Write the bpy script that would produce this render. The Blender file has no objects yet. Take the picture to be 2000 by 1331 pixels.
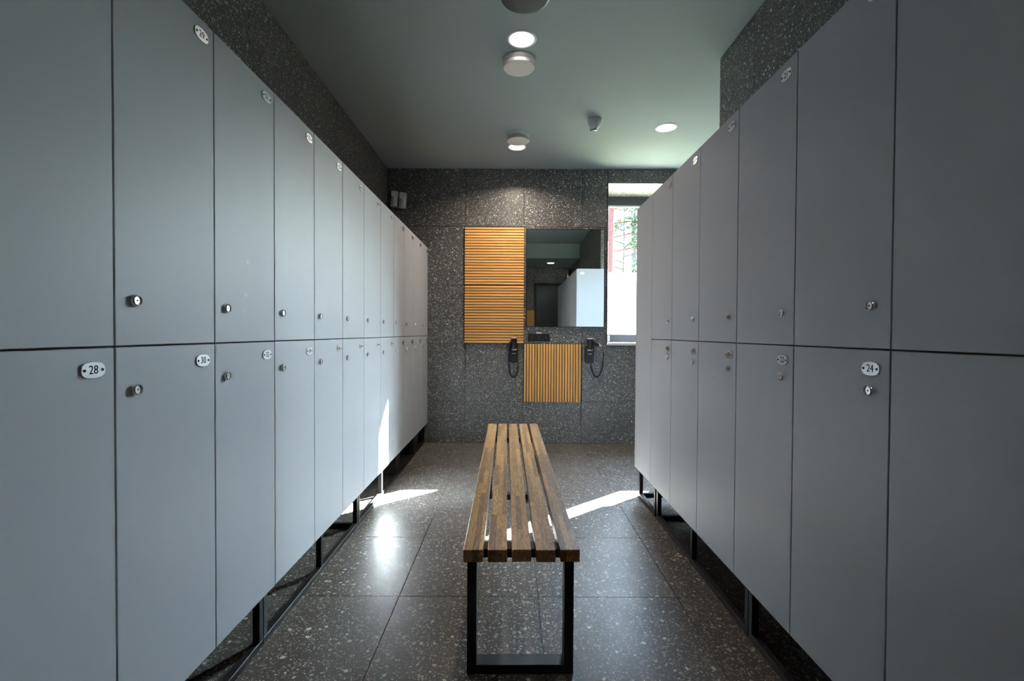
import bpy, bmesh, math, random
from mathutils import Matrix, Vector
random.seed(7)
C = bpy.context.scene
COL = C.collection
PI = math.pi

# ---------------------------------------------------------------- camera
cam = bpy.data.objects.new('camera', bpy.data.cameras.new('camera'))
COL.objects.link(cam)
cam.data.sensor_width = 36.0
cam.data.lens = 937.67 * 36.0 / 2000.0
cam.data.clip_start = 0.05
cam.matrix_world = Matrix.Translation((0, 0, 1.1393)) @ Matrix.Rotation(PI/2 - 0.0159, 4, 'X') @ Matrix.Rotation(0.0053, 4, 'Z')
C.camera = cam
C.view_settings.view_transform = 'Standard'
C.view_settings.look = 'None'
C.view_settings.gamma = 1.0
C.view_settings.use_curve_mapping = False
C.view_settings.exposure = 0.0
C.cycles.use_denoising = True
C.cycles.max_bounces = 14
C.cycles.diffuse_bounces = 7
C.cycles.glossy_bounces = 5
C.cycles.sample_clamp_indirect = 30.0
C.cycles.caustics_reflective = False
C.cycles.caustics_refractive = False

# ---------------------------------------------------------------- sky and sun
SKY = 8.2
SUN = 950.0
LAMP = 9.0
FILM_GLOW = 7.0  # emission of the frosted film, standing in for sunlight through it
W = bpy.data.worlds.new('sky'); C.world = W; W.use_nodes = True
nt = W.node_tree; nt.nodes.clear()
wo = nt.nodes.new('ShaderNodeOutputWorld'); bg = nt.nodes.new('ShaderNodeBackground')
sk = nt.nodes.new('ShaderNodeTexSky'); sk.sky_type = 'NISHITA'; sk.sun_disc = False     # hazy bright sky
sk.sun_elevation = math.radians(30.5); sk.sun_rotation = math.atan2(1, .856); sk.dust_density = 10.0; sk.air_density = 1.0
tn = nt.nodes.new('ShaderNodeMix'); tn.data_type = 'RGBA'; tn.blend_type = 'MULTIPLY'; tn.inputs[0].default_value = 1.0
tn.inputs[7].default_value = (.60, .87, 1.26, 1)                                              # cool white balance
nt.links.new(sk.outputs[0], tn.inputs[6]); nt.links.new(tn.outputs[2], bg.inputs[0]); bg.inputs[1].default_value = SKY
nt.links.new(bg.outputs[0], wo.inputs[0])
W.cycles.sampling_method = 'MANUAL'; W.cycles.sample_map_resolution = 1024
sun = bpy.data.objects.new('sun', bpy.data.lights.new('sun', 'SUN')); COL.objects.link(sun)
sun.data.energy = SUN; sun.data.angle = math.radians(0.55); sun.data.color = (0.95, 0.98, 1.0)
SD = Vector((-1, -0.856, -0.775)).normalized()
sun.rotation_euler = SD.to_track_quat('-Z', 'Y').to_euler()
sun.location = (12, 16, 12)

# ---------------------------------------------------------------- materials
def mat(name, col, rough=0.5, metal=0.0, spec=0.5, coat=0.0):
    m = bpy.data.materials.new(name); m.use_nodes = True
    b = m.node_tree.nodes['Principled BSDF']
    b.inputs['Base Color'].default_value = (*col, 1); b.inputs['Roughness'].default_value = rough
    b.inputs['Metallic'].default_value = metal; b.inputs['Specular IOR Level'].default_value = spec
    b.inputs['Coat Weight'].default_value = coat
    return m
def N(m, t, **kw):
    n = m.node_tree.nodes.new(t)
    for k, v in kw.items(): setattr(n, k, v)
    return n
def L(m, a, b): m.node_tree.links.new(a, b)
def bsdf(m): return m.node_tree.nodes['Principled BSDF']
def math_node(m, op, a, b=None):
    n = N(m, 'ShaderNodeMath', operation=op)
    for i, v in enumerate((a, b)):
        if v is None: continue
        if isinstance(v, (int, float)): n.inputs[i].default_value = v
        else: L(m, v, n.inputs[i])
    return n.outputs[0]
def mixc(m, fac, a, b, blend='MIX'):
    n = N(m, 'ShaderNodeMix', data_type='RGBA', blend_type=blend)
    for s, v in ((n.inputs[0], fac), (n.inputs[6], a), (n.inputs[7], b)):
        if isinstance(v, (int, float)): s.default_value = v
        elif isinstance(v, tuple): s.default_value = (*v, 1)
        else: L(m, v, s)
    return n.outputs[2]

def coords(m, per_object=True):
    t = N(m, 'ShaderNodeTexCoord').outputs['Object']
    if not per_object: return t
    r = N(m, 'ShaderNodeObjectInfo').outputs['Random']
    s = math_node(m, 'MULTIPLY', r, 173.0)
    a = N(m, 'ShaderNodeVectorMath', operation='ADD'); L(m, t, a.inputs[0])
    c = N(m, 'ShaderNodeCombineXYZ'); L(m, s, c.inputs[0]); L(m, s, c.inputs[1]); L(m, s, c.inputs[2])
    L(m, c.outputs[0], a.inputs[1]); return a.outputs[0]

def terrazzo(name, base, base2, chip_lo, chip_hi, rough, amount, spec=0.5, layers=((45, 0.30, 0.30), (95, 0.34, 0.45), (210, 0.36, 0.55)), bump=0.0):
    """dark cement with pale stone chips: three sizes of voronoi cells, only a share of the cells holds a chip"""
    m = mat(name, base, rough, 0, spec)
    co = coords(m)
    nz = N(m, 'ShaderNodeTexNoise'); nz.inputs['Scale'].default_value = 60; nz.inputs['Detail'].default_value = 1
    L(m, co, nz.inputs['Vector'])
    sub = N(m, 'ShaderNodeVectorMath', operation='SUBTRACT'); L(m, nz.outputs['Color'], sub.inputs[0]); sub.inputs[1].default_value = (.5, .5, .5)
    scl = N(m, 'ShaderNodeVectorMath', operation='SCALE'); L(m, sub.outputs[0], scl.inputs[0]); scl.inputs['Scale'].default_value = 0.014
    add = N(m, 'ShaderNodeVectorMath', operation='ADD'); L(m, co, add.inputs[0]); L(m, scl.outputs[0], add.inputs[1])
    big = N(m, 'ShaderNodeTexNoise'); big.inputs['Scale'].default_value = 3.2; big.inputs['Detail'].default_value = 5
    L(m, co, big.inputs['Vector'])
    rp = N(m, 'ShaderNodeValToRGB'); rp.color_ramp.elements[0].position = .35; rp.color_ramp.elements[1].position = .65
    rp.color_ramp.elements[0].color = (*base, 1); rp.color_ramp.elements[1].color = (*base2, 1)
    L(m, big.outputs[0], rp.inputs[0])
    col = rp.outputs[0]
    for i, (sc, size, share) in enumerate(reversed(layers)):
        v = N(m, 'ShaderNodeTexVoronoi'); v.inputs['Scale'].default_value = sc; L(m, add.outputs[0], v.inputs['Vector'])
        cs = N(m, 'ShaderNodeSeparateColor'); L(m, v.outputs['Color'], cs.inputs[0])
        rad = math_node(m, 'MULTIPLY', math_node(m, 'ADD', cs.outputs[1], 0.35), size)
        inside = math_node(m, 'LESS_THAN', v.outputs['Distance'], rad)
        keep = math_node(m, 'LESS_THAN', cs.outputs[0], share * amount)
        f = math_node(m, 'MULTIPLY', inside, keep)
        t = math_node(m, 'POWER', cs.outputs[2], 1.6)
        col = mixc(m, f, col, mixc(m, t, chip_lo, chip_hi))
    L(m, col, bsdf(m).inputs['Base Color'])
    rn = N(m, 'ShaderNodeTexNoise'); rn.inputs['Scale'].default_value = 7; rn.inputs['Detail'].default_value = 4; L(m, co, rn.inputs['Vector'])
    mr = N(m, 'ShaderNodeMapRange'); L(m, rn.outputs[0], mr.inputs[0]); mr.inputs[3].default_value = rough - .05; mr.inputs[4].default_value = rough + .07
    L(m, mr.outputs[0], bsdf(m).inputs['Roughness'])
    return m

M = {}
M['floor'] = terrazzo('terrazzo_floor', (.062, .052, .045), (.092, .080, .071), (.16, .15, .14), (.70, .66, .60), .37, 1.0, .32,
                      layers=((44, .30, .36), (85, .34, .40), (180, .40, .52)))
M['wall'] = terrazzo('terrazzo_wall', (.062, .061, .060), (.088, .086, .083), (.20, .20, .19), (.95, .93, .90), .40, 1.0,
                     layers=((54, .28, .40), (100, .32, .46), (200, .40, .40)))
M['grout'] = mat('dark_grout', (.02, .02, .022), .9)
M['shell'] = mat('masonry', (.25, .25, .25), .9)

def laminate(name, col, rough):
    m = mat(name, col, rough, 0, .35)
    co = coords(m)
    n = N(m, 'ShaderNodeTexNoise'); n.inputs['Scale'].default_value = 1.6; n.inputs['Detail'].default_value = 2; L(m, co, n.inputs['Vector'])
    mr = N(m, 'ShaderNodeMapRange'); L(m, n.outputs[0], mr.inputs[0]); mr.inputs[3].default_value = rough - .03; mr.inputs[4].default_value = rough + .04
    L(m, mr.outputs[0], bsdf(m).inputs['Roughness'])
    return m
M['door'] = laminate('grey_laminate', (.42, .448, .495), .5)
def scuffed():
    m = laminate('grey_laminate_scuffed', (.42, .448, .495), .5)
    t = N(m, 'ShaderNodeTexCoord').outputs['Object']
    mp = N(m, 'ShaderNodeMapping', vector_type='TEXTURE'); L(m, t, mp.inputs[0])
    mp.inputs['Location'].default_value = (.165, 0, .19); mp.inputs['Scale'].default_value = (.028, 10, .13); mp.inputs['Rotation'].default_value = (0, .12, 0)
    ln = N(m, 'ShaderNodeVectorMath', operation='LENGTH'); L(m, mp.outputs[0], ln.inputs[0])
    n = N(m, 'ShaderNodeTexNoise'); n.inputs['Scale'].default_value = 22; n.inputs['Detail'].default_value = 3; n.inputs['Distortion'].default_value = 1.2; L(m, t, n.inputs['Vector'])
    a = N(m, 'ShaderNodeMapRange'); L(m, n.outputs[0], a.inputs[0]); a.inputs[1].default_value = .56; a.inputs[2].default_value = .64
    b = N(m, 'ShaderNodeMapRange'); L(m, ln.outputs['Value'], b.inputs[0]); b.inputs[1].default_value = 1.0; b.inputs[2].default_value = .6
    f = math_node(m, 'MULTIPLY', math_node(m, 'MULTIPLY', a.outputs[0], b.outputs[0]), .45)
    L(m, mixc(m, f, (.42, .448, .495), (.72, .75, .78)), bsdf(m).inputs['Base Color'])
    return m
M['doorscuff'] = scuffed()
M['carcass'] = laminate('shaded_carcass', (.09, .095, .105), .5)  # door grey darkened: shade of the door gaps put into the colour
M['ceiling'] = mat('painted_ceiling', (.34, .40, .41), .85, 0, .2)
M['black'] = mat('black_powder_coat', (.010, .010, .012), .5, 0, .3)
M['blackplastic'] = mat('black_plastic', (.009, .009, .011), .42, 0, .35)
M['blackmatt'] = mat('black_matt', (.02, .02, .022), .6)
M['greyframe'] = mat('anthracite_frame', (.035, .04, .048), .45)
M['lowframe_lit'] = mat('anthracite_frame_lit', (.15, .16, .19), .4)  # same anthracite frame, the strong light on its lower bar painted as paler grey
M['chrome'] = mat('chrome', (.86, .88, .90), .22, 1)
M['brightmetal'] = mat('satin_metal', (.92, .93, .95), .42, 1)
M['plate'] = mat('brushed_nickel', (.76, .79, .82), .30, 1)
M['ink'] = mat('engraved_ink', (.006, .010, .016), .85, 0, .08)
M['white'] = mat('white_plastic', (.84, .85, .86), .4)
M['greyplastic'] = mat('grey_plastic', (.55, .57, .58), .45)
M['whitesill'] = mat('white_sill', (.8, .8, .8), .35)
M['mirror'] = mat('mirror_silver', (.86, .90, .89), .01, 1)
M['darkdoor'] = mat('dark_door_leaf', (.035, .04, .045), .3)
M['backing'] = mat('dark_backing_board', (.06, .025, .008), .8)

def wood_slat(name):
    m = mat(name, (.6, .35, .12), .5, 0, .35)
    co = coords(m)
    mp = N(m, 'ShaderNodeMapping'); L(m, co, mp.inputs[0]); mp.inputs['Scale'].default_value = (3, 160, 160)
    n = N(m, 'ShaderNodeTexNoise'); n.inputs['Scale'].default_value = 1.0; n.inputs['Detail'].default_value = 4; L(m, mp.outputs[0], n.inputs['Vector'])
    rp = N(m, 'ShaderNodeValToRGB'); rp.color_ramp.elements[0].position = .3; rp.color_ramp.elements[1].position = .7
    rp.color_ramp.elements[0].color = (.66, .315, .085, 1); rp.color_ramp.elements[1].color = (.93, .54, .20, 1)
    L(m, n.outputs[0], rp.inputs[0])
    r = N(m, 'ShaderNodeObjectInfo').outputs['Random']
    mr = N(m, 'ShaderNodeMapRange'); L(m, r, mr.inputs[0]); mr.inputs[3].default_value = .86; mr.inputs[4].default_value = 1.12
    cc = N(m, 'ShaderNodeCombineColor'); 
    for i in range(3): L(m, mr.outputs[0], cc.inputs[i])
    L(m, mixc(m, 1.0, rp.outputs[0], cc.outputs[0], 'MULTIPLY'), bsdf(m).inputs['Base Color'])
    return m
M['slat'] = wood_slat('honey_wood')

def bench_wood(name):
    """finger jointed oak: blocks of random tone, growth-ring figure and fine pores; local y runs along the slat"""
    m = mat(name, (.3, .16, .07), .36, 0, .6)
    co = coords(m)
    sx = N(m, 'ShaderNodeSeparateXYZ'); L(m, co, sx.inputs[0])
    cb = N(m, 'ShaderNodeCombineXYZ'); L(m, sx.outputs[1], cb.inputs[0]); L(m, sx.outputs[0], cb.inputs[1])
    br = N(m, 'ShaderNodeTexBrick'); L(m, cb.outputs[0], br.inputs['Vector'])
    br.offset = .37; br.squash = 1
    br.inputs['Scale'].default_value = 1; br.inputs['Brick Width'].default_value = .34; br.inputs['Row Height'].default_value = .0204
    br.inputs['Mortar Size'].default_value = .0004; br.inputs['Mortar Smooth'].default_value = 0
    br.inputs['Color1'].default_value = (0, 0, 0, 1); br.inputs['Color2'].default_value = (1, 1, 1, 1); br.inputs['Mortar'].default_value = (.1, .1, .1, 1)
    tone = N(m, 'ShaderNodeValToRGB')
    e = tone.color_ramp.elements; e[0].position = 0; e[0].color = (.11, .046, .017, 1); e[1].position = 1; e[1].color = (.50, .27, .085, 1)
    k = e.new(.35); k.color = (.23, .105, .036, 1); k = e.new(.7); k.color = (.37, .185, .058, 1)
    L(m, br.outputs['Color'], tone.inputs[0])
    # ring figure: noise-warped bands, offset by block tone
    off = N(m, 'ShaderNodeCombineXYZ'); q = math_node(m, 'MULTIPLY', br.outputs['Color'], 7.0); L(m, q, off.inputs[2])
    ad = N(m, 'ShaderNodeVectorMath', operation='ADD'); L(m, co, ad.inputs[0]); L(m, off.outputs[0], ad.inputs[1])
    mp = N(m, 'ShaderNodeMapping'); L(m, ad.outputs[0], mp.inputs[0]); mp.inputs['Scale'].default_value = (26, 3.6, 12)
    n1 = N(m, 'ShaderNodeTexNoise'); n1.inputs['Scale'].default_value = 1; n1.inputs['Detail'].default_value = 1.5; L(m, mp.outputs[0], n1.inputs['Vector'])
    ring = math_node(m, 'SINE', math_node(m, 'MULTIPLY', n1.outputs[0], 95.0))
    rr = N(m, 'ShaderNodeMapRange'); L(m, ring, rr.inputs[0]); rr.inputs[1].default_value = .1; rr.inputs[2].default_value = 1
    mp2 = N(m, 'ShaderNodeMapping'); L(m, co, mp2.inputs[0]); mp2.inputs['Scale'].default_value = (420, 22, 60)
    n2 = N(m, 'ShaderNodeTexNoise'); n2.inputs['Scale'].default_value = 1; n2.inputs['Detail'].default_value = 2; L(m, mp2.outputs[0], n2.inputs['Vector'])
    pr = N(m, 'ShaderNodeMapRange'); L(m, n2.outputs[0], pr.inputs[0]); pr.inputs[1].default_value = .48; pr.inputs[2].default_value = .62
    c1 = mixc(m, math_node(m, 'MULTIPLY', rr.outputs[0], .62), tone.outputs[0], (.045, .018, .007))
    c2 = mixc(m, math_node(m, 'MULTIPLY', pr.outputs[0], .30), c1, (.55, .40, .24))
    L(m, c2, bsdf(m).inputs['Base Color'])
    bp = N(m, 'ShaderNodeBump'); bp.inputs['Strength'].default_value = .25; bp.inputs['Distance'].default_value = .0006
    L(m, math_node(m, 'SUBTRACT', n2.outputs[0], math_node(m, 'MULTIPLY', ring, .25)), bp.inputs['Height']); L(m, bp.outputs[0], bsdf(m).inputs['Normal'])
    return m
M['bench'] = bench_wood('oiled_oak')

def glass_mat():
    m = bpy.data.materials.new('window_glass'); m.use_nodes = True; t = m.node_tree; t.nodes.clear()
    o = N(m, 'ShaderNodeOutputMaterial'); mx = N(m, 'ShaderNodeMixShader'); tr = N(m, 'ShaderNodeBsdfTransparent'); gl = N(m, 'ShaderNodeBsdfGlossy')
    fr = N(m, 'ShaderNodeFresnel'); gm = N(m, 'ShaderNodeNewGeometry'); L(m, math_node(m, 'SUBTRACT', 1.45, math_node(m, 'MULTIPLY', gm.outputs['Backfacing'], 1.45 - 1/1.45)), fr.inputs[0])  # thin sheet: same reflection from both faces
    tr.inputs[0].default_value = (.95, .98, .97, 1); gl.inputs['Roughness'].default_value = .02
    L(m, fr.outputs[0], mx.inputs[0]); L(m, tr.outputs[0], mx.inputs[1]); L(m, gl.outputs[0], mx.inputs[2]); L(m, mx.outputs[0], o.inputs[0])
    return m
M['glass'] = glass_mat()
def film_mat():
    """frosted glazing; its own added emission stands in for sunlight scattered through it"""
    m = bpy.data.materials.new('glowing_frosted_film'); m.use_nodes = True; t = m.node_tree; t.nodes.clear()
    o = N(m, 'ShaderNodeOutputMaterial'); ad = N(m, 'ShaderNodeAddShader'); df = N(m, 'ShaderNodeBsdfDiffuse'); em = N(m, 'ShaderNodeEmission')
    df.inputs[0].default_value = (.5, .5, .5, 1); em.inputs[0].default_value = (.80, .92, 1.0, 1); em.inputs[1].default_value = FILM_GLOW
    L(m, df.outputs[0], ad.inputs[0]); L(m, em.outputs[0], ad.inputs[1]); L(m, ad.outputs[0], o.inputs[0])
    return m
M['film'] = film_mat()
def emit(name, col, s):
    m = bpy.data.materials.new(name); m.use_nodes = True; t = m.node_tree; t.nodes.clear()
    o = N(m, 'ShaderNodeOutputMaterial'); e = N(m, 'ShaderNodeEmission'); e.inputs[0].default_value = (*col, 1); e.inputs[1].default_value = s
    L(m, e.outputs[0], o.inputs[0]); return m
M['lamp'] = emit('lit_diffuser', (1, .93, .85), LAMP)
def noisy(name, a, b, scale, rough=.9):
    m = mat(name, a, rough)
    co = coords(m)
    n = N(m, 'ShaderNodeTexNoise'); n.inputs['Scale'].default_value = scale; n.inputs['Detail'].default_value = 5; L(m, co, n.inputs['Vector'])
    L(m, mixc(m, n.outputs[0], a, b), bsdf(m).inputs['Base Color']); return m
M['bark'] = noisy('pine_bark', (.07, .022, .016), (.16, .06, .045), 9)
M['barkgrey'] = noisy('grey_bark', (.03, .027, .027), (.08, .075, .075), 9)
M['needles'] = noisy('pine_needles', (.012, .035, .014), (.035, .07, .022), 5)
M['ground'] = noisy('forest_ground', (.06, .08, .03), (.16, .13, .08), 1.5)

# ---------------------------------------------------------------- helpers
def link(name, me, m=None, parent=None, loc=None, rot=None):
    o = bpy.data.objects.new(name, me); COL.objects.link(o)
    if m is not None and me is not None and not me.materials: me.materials.append(m)
    if parent is not None: o.parent = parent
    if loc is not None: o.location = loc
    if rot is not None: o.rotation_euler = rot
    return o
def tag(o, label=None, cat=None, group=None, kind=None):
    for k, v in (('label', label), ('category', cat), ('group', group), ('kind', kind)):
        if v: o[k] = v
    return o
def empty(name, loc, rz=0.0):
    o = bpy.data.objects.new(name, None); COL.objects.link(o); o.location = loc; o.rotation_euler = (0, 0, rz)
    o.empty_display_size = .05
    return o
class MB:
    def __init__(s): s.bm = bmesh.new()
    def box(s, x0, y0, z0, x1, y1, z1, bevel=0.0, mtx=None):
        r = bmesh.ops.create_cube(s.bm, size=1.0)
        vs = r['verts']
        for v in vs:
            v.co = Vector(((x0+x1)/2 + v.co.x*(x1-x0), (y0+y1)/2 + v.co.y*(y1-y0), (z0+z1)/2 + v.co.z*(z1-z0)))
        if bevel:
            es = list({e for v in vs for e in v.link_edges})
            rr = bmesh.ops.bevel(s.bm, geom=es, offset=bevel, segments=1, affect='EDGES')
            vs = list({v for f in rr['faces'] for v in f.verts} | {v for v in vs if v.is_valid})
        if mtx is not None: bmesh.ops.transform(s.bm, matrix=mtx, verts=vs)
        return s
    def lathe(s, prof, seg=24, mtx=None, smooth=True):
        """prof: (r, h) pairs turned about local z"""
        rings = []
        for r, h in prof:
            if r < 1e-6: rings.append([s.bm.verts.new((0, 0, h))])
            else: rings.append([s.bm.verts.new((r*math.cos(2*PI*k/seg), r*math.sin(2*PI*k/seg), h)) for k in range(seg)])
        vs = [v for g in rings for v in g]
        for a, b in zip(rings, rings[1:]):
            for k in range(seg):
                p = [a[k % len(a)], a[(k+1) % len(a)], b[(k+1) % len(b)], b[k % len(b)]]
                u = []
                for v in p:
                    if v not in u: u.append(v)
                if len(u) > 2: s.bm.faces.new(u)
        if mtx is not None: bmesh.ops.transform(s.bm, matrix=mtx, verts=vs)
        return s
    def tube(s, pts, r, seg=10, rads=None):
        pts = [Vector(p) for p in pts]; prev = None; rings = []
        up = Vector((0, 0, 1))
        for i, p in enumerate(pts):
            d = (pts[min(i+1, len(pts)-1)] - pts[max(i-1, 0)]).normalized()
            if prev is None:
                n = d.cross(up); n = n if n.length > .1 else d.cross(Vector((1, 0, 0)))
            else: n = prev - d*prev.dot(d)
            n.normalize(); prev = n; b = d.cross(n)
            rr = rads[i] if rads else r
            rings.append([s.bm.verts.new(p + (n*math.cos(2*PI*k/seg) + b*math.sin(2*PI*k/seg))*rr) for k in range(seg)])
        for a, b in zip(rings, rings[1:]):
            for k in range(seg): s.bm.faces.new((a[k], a[(k+1) % seg], b[(k+1) % seg], b[k]))
        s.bm.faces.new(rings[0][::-1]); s.bm.faces.new(rings[-1])
        return s
    def prism(s, poly, h0, h1, mtx=None):
        """polygon in xy extruded along z"""
        a = [s.bm.verts.new((x, y, h0)) for x, y in poly]; b = [s.bm.verts.new((x, y, h1)) for x, y in poly]
        n = len(poly)
        s.bm.faces.new(a[::-1]); s.bm.faces.new(b)
        for k in range(n): s.bm.faces.new((a[k], a[(k+1) % n], b[(k+1) % n], b[k]))
        if mtx is not None: bmesh.ops.transform(s.bm, matrix=mtx, verts=a+b)
        return s
    def mesh(s, name, m, smooth=False):
        me = bpy.data.meshes.new(name)
        bmesh.ops.recalc_face_normals(s.bm, faces=s.bm.faces)
        s.bm.to_mesh(me); s.bm.free()
        if smooth:
            me.shade_smooth()
            try: me.set_sharp_from_angle(angle=math.radians(35))
            except Exception: pass
        me.materials.append(m)
        return me
def piece(name, mb, m, parent=None, loc=None, rot=None, smooth=False):
    return link(name, mb.mesh(name, m, smooth), None, parent, loc, rot)
def structure(o): return tag(o, kind='structure')

# ---------------------------------------------------------------- room dimensions (metres, camera foot at the origin, y into the room)
XL, XR, XA = -1.283, 1.266, 4.30          # left wall, right wall, far side of the window bay
YB, YF, YR, YD = 4.952, -0.50, 2.967, 0.80  # back wall, wall behind the camera, return of the bay, edge of the lowered ceiling
ZC, ZL = 2.825, 2.55
GL = 5.46                                  # window glass plane
TH = 0.009                                 # tile thickness

slab_cache = {}
def slab(w, h, m, key):
    k = (round(w, 3), round(h, 3), key)
    if k not in slab_cache:
        slab_cache[k] = MB().box(-w/2, -h/2, -TH, w/2, h/2, 0, bevel=0.0008).mesh('tile', m)
    return slab_cache[k]
def tile_plane(parent, name, m, key, origin, U, V, u0, u1, v0, v1, gu, gv, holes=(), gap=.0022, step=.6):
    """tiles on a plane; holes are (ua, ub, va, vb) rectangles left free; cells are cut where they meet a hole"""
    U = Vector(U); V = Vector(V); Nn = U.cross(V)
    rot = Matrix((U, V, Nn)).transposed().to_euler()
    def cuts(a, b, g):
        k = math.floor((a - g)/step) + 1; r = [a]
        while g + k*step < b - 1e-4:
            if g + k*step > a + .012 and b - (g + k*step) > .012: r.append(g + k*step)
            k += 1
        return r + [b]
    cu, cv = cuts(u0, u1, gu), cuts(v0, v1, gv)
    for a, b in zip(cu, cu[1:]):
        for c, d in zip(cv, cv[1:]):
            parts = [(a, b, c, d)]
            for (ha, hb, hc, hd) in holes:
                nx = []
                for (p, q, r, s) in parts:
                    if ha >= q - 1e-4 or hb <= p + 1e-4 or hc >= s - 1e-4 or hd <= r + 1e-4: nx.append((p, q, r, s)); continue
                    if ha > p + .012: nx.append((p, ha, r, s))
                    if hb < q - .012: nx.append((hb, q, r, s))
                    pp, qq = max(p, ha), min(q, hb)
                    if hc > r + .012: nx.append((pp, qq, r, hc))
                    if hd < s - .012: nx.append((pp, qq, hd, s))
                parts = nx
            for (p, q, r, s) in parts:
                o = link(name, slab(q-p-gap, s-r-gap, m, key), None, parent)
                o.location = Vector(origin) + U*((p+q)/2) + V*((r+s)/2); o.rotation_euler = rot

# windows of the bay: (x0, x1) of the openings in the back wall
WZ0, WZ1 = 1.032, 2.682
WINS = [(.974, 1.92), (2.545, 3.44)]

# floor
fl = structure(piece('floor', MB().box(XL-.3, YF-.3, -.2, XA+.3, YB+.3, -TH+.0005 - .002), M['grout']))
tile_plane(fl, 'floor_tile', M['floor'], 'floor', (0, 0, 0), (1, 0, 0), (0, 1, 0), XL, XA, YF, YB, .1189, .2548)
# ceiling
ce = MB().box(XL-.3, YD, ZC, XA+.3, YB+.3, ZC+.2).mesh('ceiling', M['ceiling'])
structure(link('ceiling', ce))
structure(piece('ceiling_lowered', MB().box(XL-.3, YF-.3, ZL, XA+.3, YD, ZC+.2), M['ceiling']))
# back wall with the two openings, built as masonry blocks around them
def back_core():
    b = MB(); y0, y1 = YB + TH, GL + .045
    xs = [XL-.3] + [v for w in WINS for v in w] + [XA+.3]
    for i in range(0, len(xs), 2): b.box(xs[i], y0, -.2, xs[i+1], y1, ZC+.2)
    for a, c in WINS: b.box(a, y0, -.2, c, y1, WZ0-.02); b.box(a, y0, WZ1+TH, c, y1, ZC+.2)
    return b
wb = structure(piece('wall_back', back_core(), M['grout']))
WGAP = .0036
PAN = [(-.4912, .1189, 1.0295, 2.2295), (.1189, .7189, .4295, 1.0295)]
tile_plane(wb, 'wall_tile', M['wall'], 'wall', (0, YB, 0), (1, 0, 0), (0, 0, 1), XL, XA, 0, ZC, .1172, .4295, gap=WGAP,
           holes=[(a, c, WZ0, ZC) for a, c in WINS] + PAN)
for a, c in WINS:                          # header tiles and the tiled soffit, sides of the openings
    g = a + .515
    tile_plane(wb, 'wall_tile', M['wall'], 'wall', (0, YB, 0), (1, 0, 0), (0, 0, 1), a, c, WZ1, ZC, g, 5, gap=WGAP)
    tile_plane(wb, 'reveal_tile', M['wall'], 'wall', (0, 0, WZ1), (1, 0, 0), (0, -1, 0), a, c, -GL+.05, -YB, g, .0)
    tile_plane(wb, 'reveal_tile', M['wall'], 'wall', (a, 0, 0), (0, -1, 0), (0, 0, 1), -GL+.05, -YB, WZ0, WZ1, 50, .4295)
    tile_plane(wb, 'reveal_tile', M['wall'], 'wall', (c, 0, 0), (0, 1, 0), (0, 0, 1), YB, GL-.05, WZ0, WZ1, 50, .4295)
# left wall
wl = structure(piece('wall_left', MB().box(XL-.3, YF-.3, -.2, XL-TH, YB+.3, ZC+.2), M['grout']))
tile_plane(wl, 'wall_tile', M['wall'], 'wall', (XL, 0, 0), (0, 1, 0), (0, 0, 1), YF, YB, 0, ZC, .55, .4295)
# right wall up to the bay, its return and the far side of the bay
wr = structure(piece('wall_right', MB().box(XR+TH, YF-.3, -.2, XA+.3, YR-TH, ZC+.2), M['grout']))
tile_plane(wr, 'wall_tile', M['wall'], 'wall', (XR, 0, 0), (0, -1, 0), (0, 0, 1), -YR, -YF, 0, ZC, .45, .4295)
tile_plane(wr, 'wall_tile', M['wall'], 'wall', (0, YR, 0), (-1, 0, 0), (0, 0, 1), -XA, -XR, 0, ZC, .1, .4295)
wa = structure(piece('wall_bay_side', MB().box(XA+TH, YR-.3, -.2, XA+.3, YB+.3, ZC+.2), M['grout']))
tile_plane(wa, 'wall_tile', M['wall'], 'wall', (XA, 0, 0), (0, -1, 0), (0, 0, 1), -YB, -YR, 0, ZC, .1, .4295)
# wall behind the camera with its dark door (both show in the mirror)
wf = structure(piece('wall_front', MB().box(XL-.3, YF-.3, -.2, XA+.3, YF-TH, ZC+.2), M['grout']))
tile_plane(wf, 'wall_tile', M['wall'], 'wall', (0, YF, 0), (-1, 0, 0), (0, 0, 1), -XR, -XL, 0, ZL, -.48+.0, .4295,
           holes=[(-1.20, -.48, 0, 2.21), (-.48, .12, .4295, 1.6295)])

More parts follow.
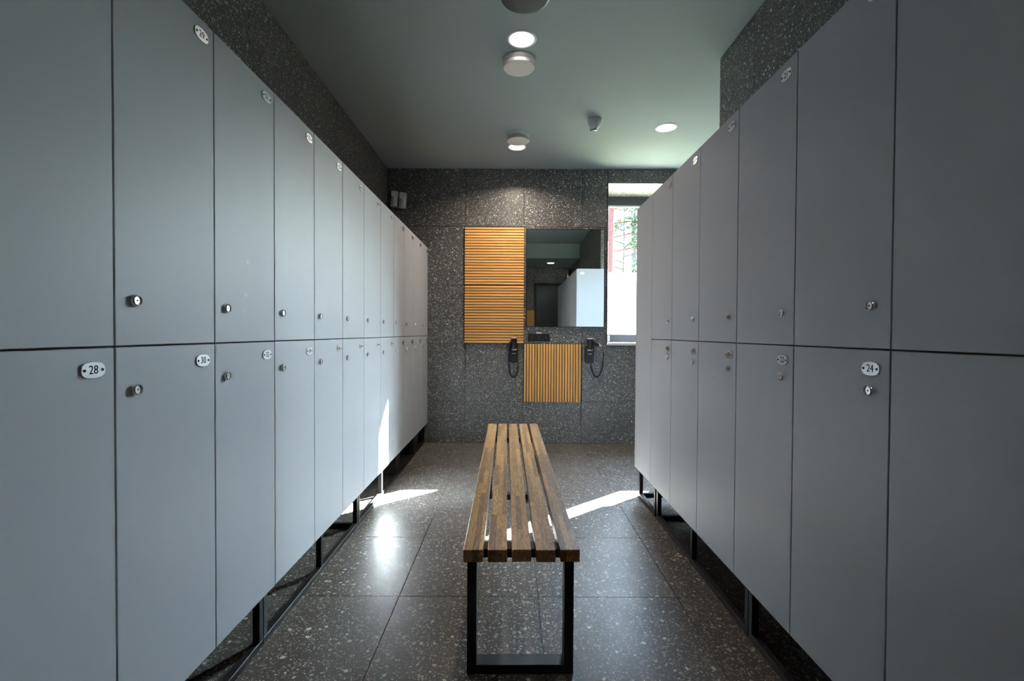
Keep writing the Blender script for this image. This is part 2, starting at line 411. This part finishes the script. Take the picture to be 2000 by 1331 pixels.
# window trims, frames, panes
for i, (a, c) in enumerate(WINS):
    w = structure(empty('window_%d' % (i+1), ((a+c)/2, GL, WZ0)))
    def wp(name, mb, m):
        o = piece(name, mb, m); o.parent = w; o.matrix_parent_inverse = Matrix.Translation(w.location).inverted(); return o
    F0, F1 = WZ0 + .010, WZ1 - .002
    wp('window_frame', MB().box(a+.001, GL-.03, F1-.10, c-.001, GL+.04, F1, .002), M['greyframe'])
    wp('window_frame', MB().box(a+.001, GL-.03, F0, c-.001, GL+.04, F0+.085, .002), M['lowframe_lit'])
    wp('window_frame', MB().box(a+.001, GL-.03, F0+.085, a+.03, GL+.04, F1-.10, .002), M['greyframe'])
    wp('window_frame', MB().box(c-.055, GL-.03, F0+.085, c-.001, GL+.04, F1-.10, .002), M['greyframe'])
    wp('window_bead', MB().box(a+.03, GL-.012, F1-.112, c-.055, GL+.012, F1-.10), M['greyplastic'])
    zf = 1.828
    wp('pane', MB().box(a+.03, GL, F0+.085, c-.055, GL+.004, F1-.112), M['glass'])
    wp('glowing_frosted_film', MB().box(a+.031, GL-.0035, F0+.086, c-.056, GL-.0015, zf), M['film'])
    wp('sill', MB().box(a+.002, YB-.004, WZ0-.018, c-.002, GL-.03, WZ0+.008, .002), M['whitesill'])
    t = MB(); q = .007
    t.box(a-q, YB-.004, WZ0-q, a, YB+.02, WZ1+q).box(c, YB-.004, WZ0-q, c+q, YB+.02, WZ1+q)
    t.box(a, YB-.004, WZ1, c, YB+.02, WZ1+q).box(a, YB-.004, WZ0-q-.018, c, YB+.02, WZ0-.018)
    wp('edge_trim', t, M['black'])
# dark door behind the camera
dr = structure(empty('door_1', (.84, YF, 0)))
def dp(name, mb, m):
    o = piece(name, mb, m); o.parent = dr; o.matrix_parent_inverse = Matrix.Translation(dr.location).inverted(); return o
dp('door_leaf', MB().box(.52, YF-.02, .005, 1.16, YF+.02, 2.17, .002), M['darkdoor'])
dp('door_frame', MB().box(.48, YF-.008, 0, .52, YF+.03, 2.21, .002).box(1.16, YF-.008, 0, 1.20, YF+.03, 2.21, .002).box(.52, YF-.008, 2.17, 1.16, YF+.03, 2.21, .002), M['blackmatt'])
dp('door_handle', MB().tube([(.575, YF+.02, 1.02), (.575, YF+.065, 1.02), (.70, YF+.065, 1.02)], .009), M['chrome'])

# ---------------------------------------------------------------- lockers
ZB, ZM, ZT = .2008, 1.1043, 2.0107
DEPTH, DT, GAP = .40, .018, .0044
def plate_outline():
    p = []
    for k in range(9):
        x = -.0212 + .0424*k/8; p.append((x, .0136 + .0031*(1-(x/.0212)**2)))
    p += [(.0222, .0122), (.0238, .0106), (.0256, .0098)]
    for k in range(5):
        y = .0098 - .0196*k/4; p.append((.0262 + .0024*(1-(y/.0098)**2), y))
    h = [q for q in p if q[1] > 0 or q[0] > 0]
    pts = p[:]
    # mirror the right half downwards and leftwards
    right = [q for q in p if q[0] > 0 and q[1] > 1e-6]
    ang = {}
    full = set()
    for (x, y) in right + [(0, .0167), (.0286, 0)]:
        for sx in (1, -1):
            for sy in (1, -1): full.add((round(x*sx, 6), round(y*sy, 6)))
    return sorted(full, key=lambda q: math.atan2(q[1]/.0167, q[0]/.0286))
PO = plate_outline()
RXm = Matrix.Rotation(PI/2, 4, 'X')        # xy drawing -> xz plane facing -y
plate_me = MB().prism(PO, 0, .0032, RXm).mesh('number_plate', M['plate'])
screw_me = MB().lathe([(.0030, 0), (.0030, .0042), (.0022, .0052), (.0008, .0052), (.0008, .0042), (0, .0042)], 10, RXm).mesh('plate_screw', M['greyframe'], True)
ring_me = MB().lathe([(.0140, 0), (.0140, .0045), (.0128, .0085), (.0116, .0095), (.0104, .0088), (.0098, .0030), (.0098, 0)], 28, RXm).mesh('lock_ring', M['chrome'], True)
cyl_me = MB().lathe([(.0094, 0), (.0094, .0058), (.0086, .0066), (.0030, .0066), (.0030, .0070), (0, .0070)], 24, RXm).mesh('lock_cylinder', M['plate'], True)
key_me = MB().prism([(-.0036, 0), (-.0012, .0010), (0, .0030), (.0012, .0010), (.0036, 0), (.0012, -.0010), (0, -.0024), (-.0012, -.0010)], .0070, .0073, RXm).mesh('keyhole', M['ink'])
door_me = {}
def door_mesh(w, h):
    k = (w, round(h, 4))
    if k not in door_me: door_me[k] = MB().box(GAP/2, -DT, GAP/2, w-GAP/2, 0, h-GAP/2, .0011).mesh('door', M['door'])
    return door_me[k]
body_me = {}
def body_mesh(w, h):
    k = (w, round(h, 4))
    if k not in body_me:
        t = .016; e = .0004; b = MB(); D = DEPTH
        b.box(e, 0.0006, 0, t, D, h).box(w-t, 0.0006, 0, w-e, D, h)
        b.box(t, 0.0006, 0, w-t, D, t).box(t, 0.0006, h-t, w-t, D, h).box(t, D-.006, t, w-t, D, h-t)
        body_me[k] = b.mesh('body', M['carcass'])
    return body_me[k]
num_me = {}
def number_mesh(n):
    if n not in num_me:
        cu = bpy.data.curves.new('number', 'FONT'); cu.body = str(n); cu.size = .0255; cu.extrude = .0003
        cu.align_x = 'CENTER'; cu.align_y = 'CENTER'; cu.space_character = 1.02; cu.resolution_u = 3
        o = bpy.data.objects.new('tmp', cu); COL.objects.link(o)
        dg = bpy.context.evaluated_depsgraph_get()
        me = bpy.data.meshes.new_from_object(o.evaluated_get(dg))
        bpy.data.objects.remove(o); me.name = 'number'
        me.transform(RXm @ Matrix.Translation((0, 0, .0033)) @ Matrix.Scale(.88, 4, (1, 0, 0)))
        me.materials.clear(); me.materials.append(M['ink']); num_me[n] = me
    return num_me[n]
ORD = ['nearest', 'second', 'third', 'fourth', 'fifth', 'sixth', 'seventh', 'eighth', 'ninth', 'tenth', 'eleventh', 'farthest']
def locker(side, num, loc, rz, w, z0, z1, px, lx, upper, colno, n):
    o = empty('locker', (loc[0], loc[1], z0), rz)
    pos = ('%s column' % ORD[colno]) if colno == 0 or ORD[colno] == 'farthest' else ('%s column from the camera' % ORD[colno])
    if colno == n-1: pos = 'farthest column'
    tag(o, 'light grey locker numbered %d, %s row of the %s bank, %s' % (num, 'upper' if upper else 'lower', side, pos), 'locker',
        'numbered lockers of the %s bank' % side)
    h = z1 - z0
    link('body', body_mesh(w, h), None, o)
    dm = door_mesh(w, h)
    if num == 31: dm = dm.copy(); dm.materials[0] = M['doorscuff']
    d = link('door', dm, None, o)
    pz = h - .047; lz = .105 if upper else h - .1005
    for nm, me, x, z in (('number_plate', plate_me, px, pz), ('plate_screw', screw_me, px-.0215, pz), ('plate_screw', screw_me, px+.0215, pz), ('number', number_mesh(num), px, pz),
                         ('lock_ring', ring_me, lx, lz), ('lock_cylinder', cyl_me, lx, lz), ('keyhole', key_me, lx, lz)):
        link(nm, me, None, d, (x, -DT, z))
WLK, WRK = .3542, .3787
NL, NR = 12, 6
for c in range(NL):                        # left bank, column 0 is the nearest
    y0 = 4.947 - (NL-c)*WLK
    for up in (True, False):
        locker('left', 27 + 2*c + (0 if up else 1), (-.8699-DT, y0), PI/2, WLK, ZM if up else ZB, ZT if up else ZM, WLK-.057, .056, up, c, NL)
for c in range(NR):                        # right bank
    y1 = .7233 + (c+1)*WRK
    for up in (True, False):
        locker('right', 25 - 2*c + (0 if up else 1), (.8694+DT, y1), -PI/2, WRK, ZM if up else ZB, ZT if up else ZM, WRK-.058, WRK-.059, up, c, NR)
# blank filler unit closing the right bank
YE, Y0R = 3.3726, .7233 + NR*WRK
f = empty('filler_cabinet', (.8694, YE, ZB))
tag(f, 'blank light grey filler cabinet ending the right locker bank beside the window', 'cabinet')
b = MB().box(.0005+DT, -(YE-Y0R)+.001, 0, DEPTH-.02, -.0005, ZT-ZB)
piece('body', b, M['door'], f)
piece('front_panel', MB().box(0, -(YE-Y0R)+GAP/2, GAP/2, DT, 0, ZT-ZB-GAP/2, .0011), M['door'], f)
lb = piece('label_plate', MB().prism([(x, y) for x, y in PO], 0, .003, Matrix.Translation((.075, -.0005, ZT-ZB-.06)) @ Matrix.Rotation(PI, 4, 'Z') @ RXm), M['white'], f)

# steel base frames under the banks
def base_frame(x_front, sgn, y0, y1, legs, cross, label, group):
    """rectangular tube frame; x_front is the aisle side, sgn the direction into the wall"""
    o = empty('locker_base_frame', (x_front, (y0+y1)/2, 0)); tag(o, label, 'frame', group)
    r = .025; xb = x_front + sgn*.33; ym = (y0+y1)/2
    def lx(x): return x - x_front
    def bx(xa, xc, ya, yc, za, zc): return MB().box(min(lx(xa), lx(xc)), ya-ym, za, max(lx(xa), lx(xc)), yc-ym, zc, .0015)
    for x in (x_front, xb - sgn*r):
        piece('floor_rail', bx(x, x+sgn*r, y0, y1, 0, r), M['black'], o)
        piece('top_rail', bx(x, x+sgn*r, y0, y1, ZB-r, ZB), M['black'], o)
        for yl in legs: piece('leg', bx(x, x+sgn*r, yl, yl+r, r, ZB-r), M['black'], o)
    for yl in cross:
        piece('cross_rail', bx(x_front+sgn*r, xb-sgn*r, yl, yl+r, 0, r), M['black'], o)
for i, (y0, y1) in enumerate(((.66, 1.722), (1.727, 2.80), (2.805, 3.825), (3.83, 4.94))):
    base_frame(-.896, -1, y0, y1, (y0, (y0+y1)/2-.012, y1-.025), (y1-.025,) if i == 1 else (), 'black steel base frame under the left lockers, %s of four from the camera' % ('first', 'second', 'third', 'fourth')[i], 'base frames under the left lockers')
for i, (y0, y1) in enumerate(((.73, 1.785), (1.79, 2.937), (2.965, 3.35))):
    lg = (y0, (y0+y1)/2-.012, y1-.025) if i < 2 else (y0, y1-.025)
    base_frame(.893, 1, y0, y1, lg, () if i == 0 else (y1-.025,), ('black steel base frame under the right lockers, nearest the camera', 'long black steel base frame under the middle of the right lockers', 'short black steel base frame under the blank end of the right lockers')[i], 'base frames under the right lockers')
bxo = piece('floor_box', MB().box(-.055, -.17, 0, .055, .17, .17, .004).box(-.045, -.174, .03, .045, -.17, .14, .002), M['blackmatt'], None, (-.985, 4.60, 0))
tag(bxo, 'small black box on the floor under the far end of the left lockers', 'box')

# ---------------------------------------------------------------- bench
BY0, BY1 = 1.492, 3.58
BX = .0325
be = empty('bench', (BX, 1.6, 0), .0116)
tag(be, 'slatted oak bench on black steel frames in the middle of the aisle', 'bench')
SW, SPT = .0612, .0760
for k in range(5):
    x = (k-2)*SPT
    dy = random.uniform(-.002, .002)
    Ls = BY1-BY0
    me = MB().box(-SW/2, -Ls/2, -.0195, SW/2, Ls/2, .0195, .0016).mesh('slat', M['bench'])
    link('slat', me, None, be, (x, (BY0+BY1)/2-1.6+dy, .4405))
for yy in (1.582-1.6, 3.27-1.6):
    for s in (-1, 1):
        piece('leg', MB().box(-.0155, -.028, 0, .0155, .028, .421, .001), M['black'], be, (s*.162, yy+.03, 0))
    piece('floor_rail', MB().box(-.1465, -.028, 0, .1465, .028, .031, .001), M['black'], be, (0, yy+.03, 0))
    piece('cross_rail', MB().box(-.1465, -.028, .392, .1465, .028, .421, .001), M['black'], be, (0, yy+.03, 0))

# ---------------------------------------------------------------- wooden slat panels
def slat_panel(loc, rz, w, h, n, vertical, label, group):
    """loc = lower left corner seen from the aisle, front faces local -y"""
    o = empty('slat_panel', loc, rz); tag(o, label, 'panel', group)
    piece('backing_board', MB().box(.002, -.004, .002, w-.002, .001, h-.002), M['backing'], o)
    span = (w if vertical else h); pitch = span / n; sw = .0205; ln = (h if vertical else w)
    me = MB().box(-ln/2, -.010, -sw/2, ln/2, .006, sw/2, .0012).mesh('slat', M['slat'])
    for k in range(n):
        c = pitch*(k+.5)
        s = link('slat', me, None, o)
        if vertical: s.rotation_euler = (0, PI/2, 0); s.location = (c, -.010, h/2)
        else: s.location = (w/2, -.010, c)
slat_panel((-.4892, YB, 1.6315), 0, .608, .592, 21, False, 'upper square panel of horizontal honey wood slats on the back wall', 'wood slat panels')
slat_panel((-.4892, YB, 1.0315), 0, .608, .594, 21, False, 'lower square panel of horizontal honey wood slats, behind the left hair dryer', 'wood slat panels')
slat_panel((.1215, YB, .4295), 0, .592, .598, 21, True, 'square panel of vertical honey wood slats under the black socket plate', 'wood slat panels')
slat_panel((.48, YF, 1.0295), PI, .6, .6, 21, True, 'wood slat panel beside the dark door, seen in the mirror, upper one', 'wood slat panels')
slat_panel((.48, YF, .4295), PI, .6, .598, 21, True, 'wood slat panel beside the dark door behind the camera, lower one', 'wood slat panels')

# ---------------------------------------------------------------- mirror, socket, dryers
mx0, mx1, mz0, mz1 = .1390, .9480, 1.2010, 2.2065
mo = empty('mirror', ((mx0+mx1)/2, YB, mz0)); tag(mo, 'rectangular wall mirror with a thin black frame beside the window', 'mirror')
hw, hh = (mx1-mx0)/2, mz1-mz0
piece('mirror_glass', MB().box(-hw+.006, -.016, .006, hw-.006, -.001, hh-.006), M['mirror'], mo)
t = .0065
piece('frame', MB().box(-hw, -.020, 0, hw, 0, t).box(-hw, -.020, hh-t, hw, 0, hh).box(-hw, -.020, t, -hw+t, 0, hh-t).box(hw-t, -.020, t, hw, 0, hh-t), M['black'], mo)

so = empty('socket_plate', (.2765, YB, 1.094)); tag(so, 'black triple power socket plate between the mirror and the vertical slats', 'socket')
piece('frame', MB().box(-.1115, -.009, -.040, .1115, 0, .040, .002), M['blackplastic'], so)
for k in (-1, 0, 1):
    s = piece('socket', MB().box(-.034, -.0115, -.034, .034, -.009, .034, .001).lathe([(.0225, .0115), (.0225, .0135), (.019, .0135), (.019, .0120), (0, .0120)], 24, RXm), M['blackplastic'], so, (k*.0715, 0, 0))
    piece('earth_pin', MB().lathe([(.0032, .012), (.0032, .0175), (0, .0180)], 10, Matrix.Translation((0, 0, .004)) @ RXm), M['chrome'], s)
    piece('pin_hole', MB().lathe([(.0025, .0120), (.0025, .0123), (0, .0123)], 8, Matrix.Translation((-.0095, 0, -.002)) @ RXm).lathe([(.0025, .0120), (.0025, .0123), (0, .0123)], 8, Matrix.Translation((.0095, 0, -.002)) @ RXm), M['ink'], s)
piece('white_strip', MB().box(-.027, -.006, .0405, .027, 0, .0515, .001), M['white'], so)

def rounded(w, h, r, n=5, top=1.0):
    p = []
    for cx, cy, a0 in ((w/2-r, h/2-r, 0), (-w/2*top+r, h/2-r, PI/2), (-w/2+r, -h/2+r, PI), (w/2-r, -h/2+r, 3*PI/2)):
        for k in range(n+1): a = a0 + PI/2*k/n; p.append((cx + r*math.cos(a), cy + r*math.sin(a)))
    return p
def spline(pts, n=8):
    P = [Vector(p) for p in pts]; out = []
    for i in range(len(P)-1):
        a, b, c, d = P[max(i-1, 0)], P[i], P[i+1], P[min(i+2, len(P)-1)]
        for k in range(n):
            t = k/n; out.append(.5*((2*b) + (c-a)*t + (2*a-5*b+4*c-d)*t*t + (3*b-a-3*c+d)*t**3))
    return out + [P[-1]]
def dryer(loc, label, side):
    o = empty('hair_dryer', loc); tag(o, label, 'hair dryer', 'wall mounted hair dryers')
    # wall cradle, wider at the top
    h = piece('cradle', MB().prism(rounded(.094, .176, .022), 0, .030, RXm).prism(rounded(.076, .150, .020), .030, .048, Matrix.Translation((0, 0, -.006)) @ RXm), M['blackplastic'], o, (0, 0, 0), None, True)
    piece('chrome_band', MB().lathe([(.031, 0), (.032, .004), (.032, .018), (.031, .022)], 24, Matrix.Translation((.004, -.036, .042))), M['brightmetal'], h, None, None, True)
    piece('chrome_band', MB().lathe([(.030, 0), (.031, .003), (.031, .008), (.030, .011)], 24, Matrix.Translation((.004, -.036, .073))), M['brightmetal'], h, None, None, True)
    piece('logo_mark', MB().box(-.016, -.0492, .006, -.010, -.0478, .012).box(-.004, -.0492, .006, .020, -.0478, .0105), M['white'], h)
    # gun: barrel standing in the cradle, nozzle grille on top, handle to the side
    g = piece('barrel', MB().lathe([(.022, .060), (.029, .078), (.030, .100), (.031, .150), (.030, .168), (.027, .170)], 24, Matrix.Translation((.002, -.053, -.008))), M['blackplastic'], o, None, None, True)
    piece('nozzle_ring', MB().lathe([(.0285, .160), (.0300, .164), (.0300, .178), (.027, .181), (.022, .181), (.022, .176), (0, .176)], 24, Matrix.Translation((.002, -.053, -.008))), M['brightmetal'], g, None, None, True)
    if side > 0:
        hp = [(.018, -.053, .128), (.055, -.052, .112), (.092, -.048, .098)]
        hd = piece('handle', MB().tube(spline(hp, 5), .014, 14, [.019, .0185, .0175, .0165, .016, .0155, .015, .015, .0145, .0145, .013]), M['blackplastic'], o, None, None, True)
        piece('handle_cap', MB().tube([(.088, -.044, .108), (.110, -.045, .094), (.120, -.045, .082)], .009, 10, [.013, .010, .005]), M['brightmetal'], hd, None, None, True)
        c0 = [(.119, -.045, .084), (.133, -.045, .062), (.141, -.043, .035)]
        coil = [(.141, -.043, .035), (.143, -.040, -.010), (.140, -.036, -.060)]
        low = [(.140, -.036, -.060), (.133, -.030, -.130), (.115, -.028, -.190), (.088, -.026, -.224), (.064, -.024, -.222), (.044, -.022, -.195), (.024, -.020, -.150), (.016, -.020, -.105)]
        up = [(.018, -.020, -.115), (.014, -.020, -.080), (.012, -.020, -.030)]
        piece('cord', MB().tube(spline(c0, 6), .0032, 8), M['blackplastic'], o, None, None, True)
        cl = spline(coil, 60); hx = []
        for i, q in enumerate(cl):
            a = i*.95; hx.append(q + Vector((math.cos(a)*.0055, math.sin(a)*.0055, 0)))
        piece('coiled_cord', MB().tube(hx, .0022, 6), M['blackplastic'], o, None, None, True)
    else:
        hd = piece('handle', MB().tube(spline([(-.020, -.050, .128), (-.042, -.062, .106), (-.050, -.066, .075), (-.050, -.064, .030)], 5), .014, 14), M['blackplastic'], o, None, None, True)
        low = [(-.049, -.060, .040), (-.052, -.050, -.030), (-.052, -.045, -.100), (-.045, -.038, -.165), (-.030, -.032, -.215), (-.004, -.028, -.238), (.022, -.026, -.226), (.038, -.024, -.190), (.043, -.022, -.145), (.042, -.020, -.118)]
        up = [(.040, -.020, -.125), (.040, -.020, -.085), (.034, -.020, -.020)]
    sp_ = spline(low, 14); hx = []
    for i, q in enumerate(sp_):
        hx.append(q)
    n = len(hx)
    piece('cord_loop', MB().tube(hx, .0080, 10, [.0078 + .0008*math.sin(i*1.9) for i in range(n)]), M['blackplastic'], o, None, None, True)
    piece('cord_tail', MB().tube(spline(up, 5), .0030, 8), M['blackplastic'], o, None, None, True)
dryer((.018, YB, .921), 'black wall hair dryer overlapping the foot of the horizontal slat panel, handle hanging left', -1)
dryer((.7950, YB, .919), 'black wall hair dryer under the window corner, handle and coiled cord to its right', 1)

# window contact sensors
s1 = piece('window_sensor', MB().box(-.035, -.035, 0, .035, 0, .072, .006), M['white'], None, (1.065, GL-.031, 1.046)); tag(s1, 'white square contact sensor at the lower left corner of the window', 'sensor')
s2 = piece('window_sensor', MB().box(-.010, -.014, 0, .010, 0, .075, .003), M['white'], None, (1.028, GL-.031, 1.125)); tag(s2, 'slim white contact sensor upright on the window frame above the square one', 'sensor')

# ---------------------------------------------------------------- motion detectors high in the left corner
def detector(loc, rz, label):
    o = empty('motion_detector', loc, rz); tag(o, label, 'detector', 'motion detectors in the left corner')
    piece('housing', MB().prism(rounded(.070, .155, .010), 0, .030, RXm), M['white'], o)
    piece('upper_cover', MB().prism(rounded(.064, .056, .008), .030, .058, Matrix.Translation((0, 0, .046)) @ RXm), M['white'], o)
    v = MB()
    pl = [(.030*math.cos(a), .022*math.sin(a)) for a in [PI*k/12 for k in range(13)]]
    v.prism(pl, -.070, .020, Matrix.Translation((0, -.030, 0)) @ Matrix.Rotation(PI, 4, 'Z'))
    piece('lens', v, M['white'], o, None, None, True)
    piece('indicator', MB().lathe([(.003, .058), (.003, .060), (0, .061)], 8, Matrix.Translation((.010, 0, .034)) @ RXm), M['chrome'], o)
    o.rotation_euler = (0, math.radians(4), rz)
    return o
detector((-1.215, YB-.001, 2.500), .25, 'left one of two pale motion detectors above the far end of the left lockers')
detector((-1.128, YB-.001, 2.486), .12, 'right one of two pale motion detectors above the far end of the left lockers')
tr_ = piece('cable', MB().tube(spline([(-1.20, YB-.012, 2.425), (-1.17, YB-.015, 2.412), (-1.13, YB-.012, 2.415)], 6), .004, 8), M['greyplastic'], None, None, None, True)
tag(tr_, 'short pale cable linking the two motion detectors in the left corner', 'cable')

# ---------------------------------------------------------------- ceiling fittings
DN = Matrix.Rotation(PI, 4, 'X')           # lathe profile points downwards
def downlight(x, y, z, label, power, spread=120):
    o = empty('downlight', (x, y, z)); tag(o, label, 'light', 'recessed round downlights')
    piece('trim_ring', MB().lathe([(.086, 0), (.086, .002), (.081, .0055), (.073, .0045), (.070, 0)], 40, DN), M['white'], o, None, None, True)
    piece('diffuser', MB().lathe([(.070, 0), (.070, .0015), (0, .0015)], 36, DN), M['lamp'], o)
    l = bpy.data.lights.new('downlight_beam', 'AREA'); l.shape = 'DISK'; l.size = .12; l.energy = power; l.color = (1, .86, .70); l.spread = math.radians(spread)
    lo = bpy.data.objects.new('lamp_beam', l); COL.objects.link(lo); lo.parent = o; lo.location = (0, 0, -.003)
DLP = 6.0
downlight(.046, 2.78, ZC, 'lit round downlight between the black ceiling disc and the nearer white vent', DLP*.35)
downlight(.036, 4.375, ZC, 'small lit round downlight touching the farther white vent', DLP*3.0, 145)
downlight(1.250, 3.95, ZC, 'lit round downlight at the right, above the window bay', DLP*.8, 150)
downlight(.77, .19, ZL, 'lit round downlight over the dark door, seen only in the mirror', DLP*.45)

def vent(x, y, label, r=.096):
    o = empty('ceiling_vent', (x, y, ZC)); tag(o, label, 'vent', 'round white ceiling vents')
    piece('collar', MB().lathe([(r, 0), (r, .010), (r-.004, .016), (r-.030, .018), (r-.030, .030), (0, .030)], 44, DN), M['white'], o, None, None, True)
    piece('cover_disc', MB().lathe([(0, .028), (r-.014, .028), (r-.002, .034), (r, .040), (r, .052), (r-.003, .056), (0, .058)], 44, DN), M['white'], o, None, None, True)
vent(.034, 2.985, 'round white ceiling vent next to the nearer downlight')
vent(.044, 4.115, 'round white ceiling vent partly covering the farther small downlight')
sp_o = empty('ceiling_speaker', (.056, 2.375, ZC)); tag(sp_o, 'round black ceiling disc cut off by the top of the frame', 'speaker')
piece('housing', MB().lathe([(.122, 0), (.122, .040), (.118, .047), (.112, .049)], 48, DN), M['blackplastic'], sp_o, None, None, True)
piece('grille', MB().lathe([(.112, .049), (.100, .051), (0, .052)], 48, DN), M['blackmatt'], sp_o, None, None, True)
sm = empty('smoke_detector', (.640, 3.80, ZC), .3); tag(sm, 'small grey detector hanging from the ceiling right of the vents', 'detector')
piece('base', MB().lathe([(.050, 0), (.055, .004), (.055, .018), (.051, .024), (0, .024)], 30, DN), M['greyplastic'], sm, None, None, True)
piece('housing', MB().lathe([(.051, .024), (.051, .034), (.044, .058), (.032, .072), (.022, .078), (0, .078)], 30, DN), M['greyplastic'], sm, None, None, True)
piece('chrome_cap', MB().lathe([(.020, .076), (.020, .088), (.017, .094), (0, .096)], 22, DN), M['chrome'], sm, None, None, True)
for a in (.5, 2.6, 4.7):
    piece('spacer_fin', MB().box(.020, -.003, -.094, .036, .003, -.070, .001, Matrix.Rotation(a, 4, 'Z')), M['greyplastic'], sm)
# sensor tube on the wall behind the camera (in the mirror)
wt = piece('wall_sensor', MB().lathe([(0, -.12), (.034, -.118), (.038, -.11), (.038, .07), (.036, .075), (.036, .11), (0, .115)], 26), M['chrome'], None, (1.19, -.42, 2.39), None, True)
tag(wt, 'upright chrome tube fitting high beside the dark door, seen in the mirror', 'fitting')
piece('wall_bracket', MB().box(-.010, -.08, -.03, .010, -.034, .03, .002), M['black'], wt)

# ---------------------------------------------------------------- outdoors
gd = structure(piece('ground', MB().box(-40, GL+.06, -.9, 60, 90, -.6), M['ground']))
def pine(x, y, h, r, lean, label, bark, nb, zmin, seed, clumps):
    rnd = random.Random(seed)
    o = empty('pine_tree', (x, y, -.6)); tag(o, label, 'tree', 'pine trees outside the window')
    P = [Vector((lean*t*h*.1 + .05*math.sin(t*5+seed), .04*math.cos(t*4), t*h)) for t in [k/12 for k in range(13)]]
    piece('trunk', MB().tube(P, r, 12, [r*(1-.7*k/12) for k in range(13)]), bark, o, None, None, True)
    fol = bmesh.new()
    for k in range(nb):
        z = zmin + (h-zmin)*(k+.5)/nb; i = min(int(z/h*12), 11); b0 = P[i].lerp(P[i+1], z/h*12-i)
        a = rnd.uniform(0, 2*PI) if k % 2 else rnd.choice((0.0, PI)) + rnd.uniform(-.35, .35)
        ln = rnd.uniform(.9, 2.1)*(1-.55*z/h) + .4
        d = Vector((math.cos(a), math.sin(a), 0)); pts = [b0 + d*ln*t + Vector((0, 0, ln*(.16*math.sin(t*2.6)-.12*t) + rnd.uniform(-.04, .04)*(t > 0))) for t in (0, .25, .5, .75, 1)]
        sp2 = spline(pts, 3)
        piece('branch', MB().tube(sp2, .02, 6, [max(.034*(1-j/len(sp2)), .006) for j in range(len(sp2))]), bark, o)
        for j in range(clumps):
            t = rnd.uniform(.35, 1.0); c = sp2[int(t*(len(sp2)-1))] + Vector((rnd.gauss(0, .10), rnd.gauss(0, .10), rnd.gauss(.02, .09)))
            tip = c + Vector((rnd.gauss(0, .10), rnd.gauss(0, .10), rnd.gauss(0, .05)))
            for q in range(3):
                e = Vector((rnd.gauss(0, 1), rnd.gauss(0, 1), rnd.gauss(0, 1))).normalized()*.07
                w_ = Vector((rnd.gauss(0, 1), rnd.gauss(0, 1), rnd.gauss(0, 1))).normalized()*.012
                vs = [fol.verts.new(c - w_), fol.verts.new(c + w_), fol.verts.new(tip + e)]
                fol.faces.new(vs)
    me = bpy.data.meshes.new('needles'); fol.to_mesh(me); fol.free(); me.materials.append(M['needles'])
    n = link('needles', me, None, o); n['kind'] = 'stuff'
pine(2.60, 12.6, 9.5, .13, .02, 'reddish pine trunk at the left edge of the window view', M['bark'], 22, 1.5, 3, 200)
pine(5.60, 22.2, 11, .15, -.03, 'grey pine trunk at the right edge of the window view', M['barkgrey'], 22, 1.5, 5, 110)
pine(3.90, 17.2, 8.0, .05, .05, 'thin leafy pine in the middle of the window view', M['barkgrey'], 30, 1.2, 11, 260)
pine(5.2, 28.0, 12, .12, .02, 'distant pine standing behind the thin one', M['barkgrey'], 20, 2.0, 21, 130)
pine(9.2, 37.0, 13, .15, 0, 'distant pine behind the grey trunk', M['barkgrey'], 16, 2.5, 31, 120)
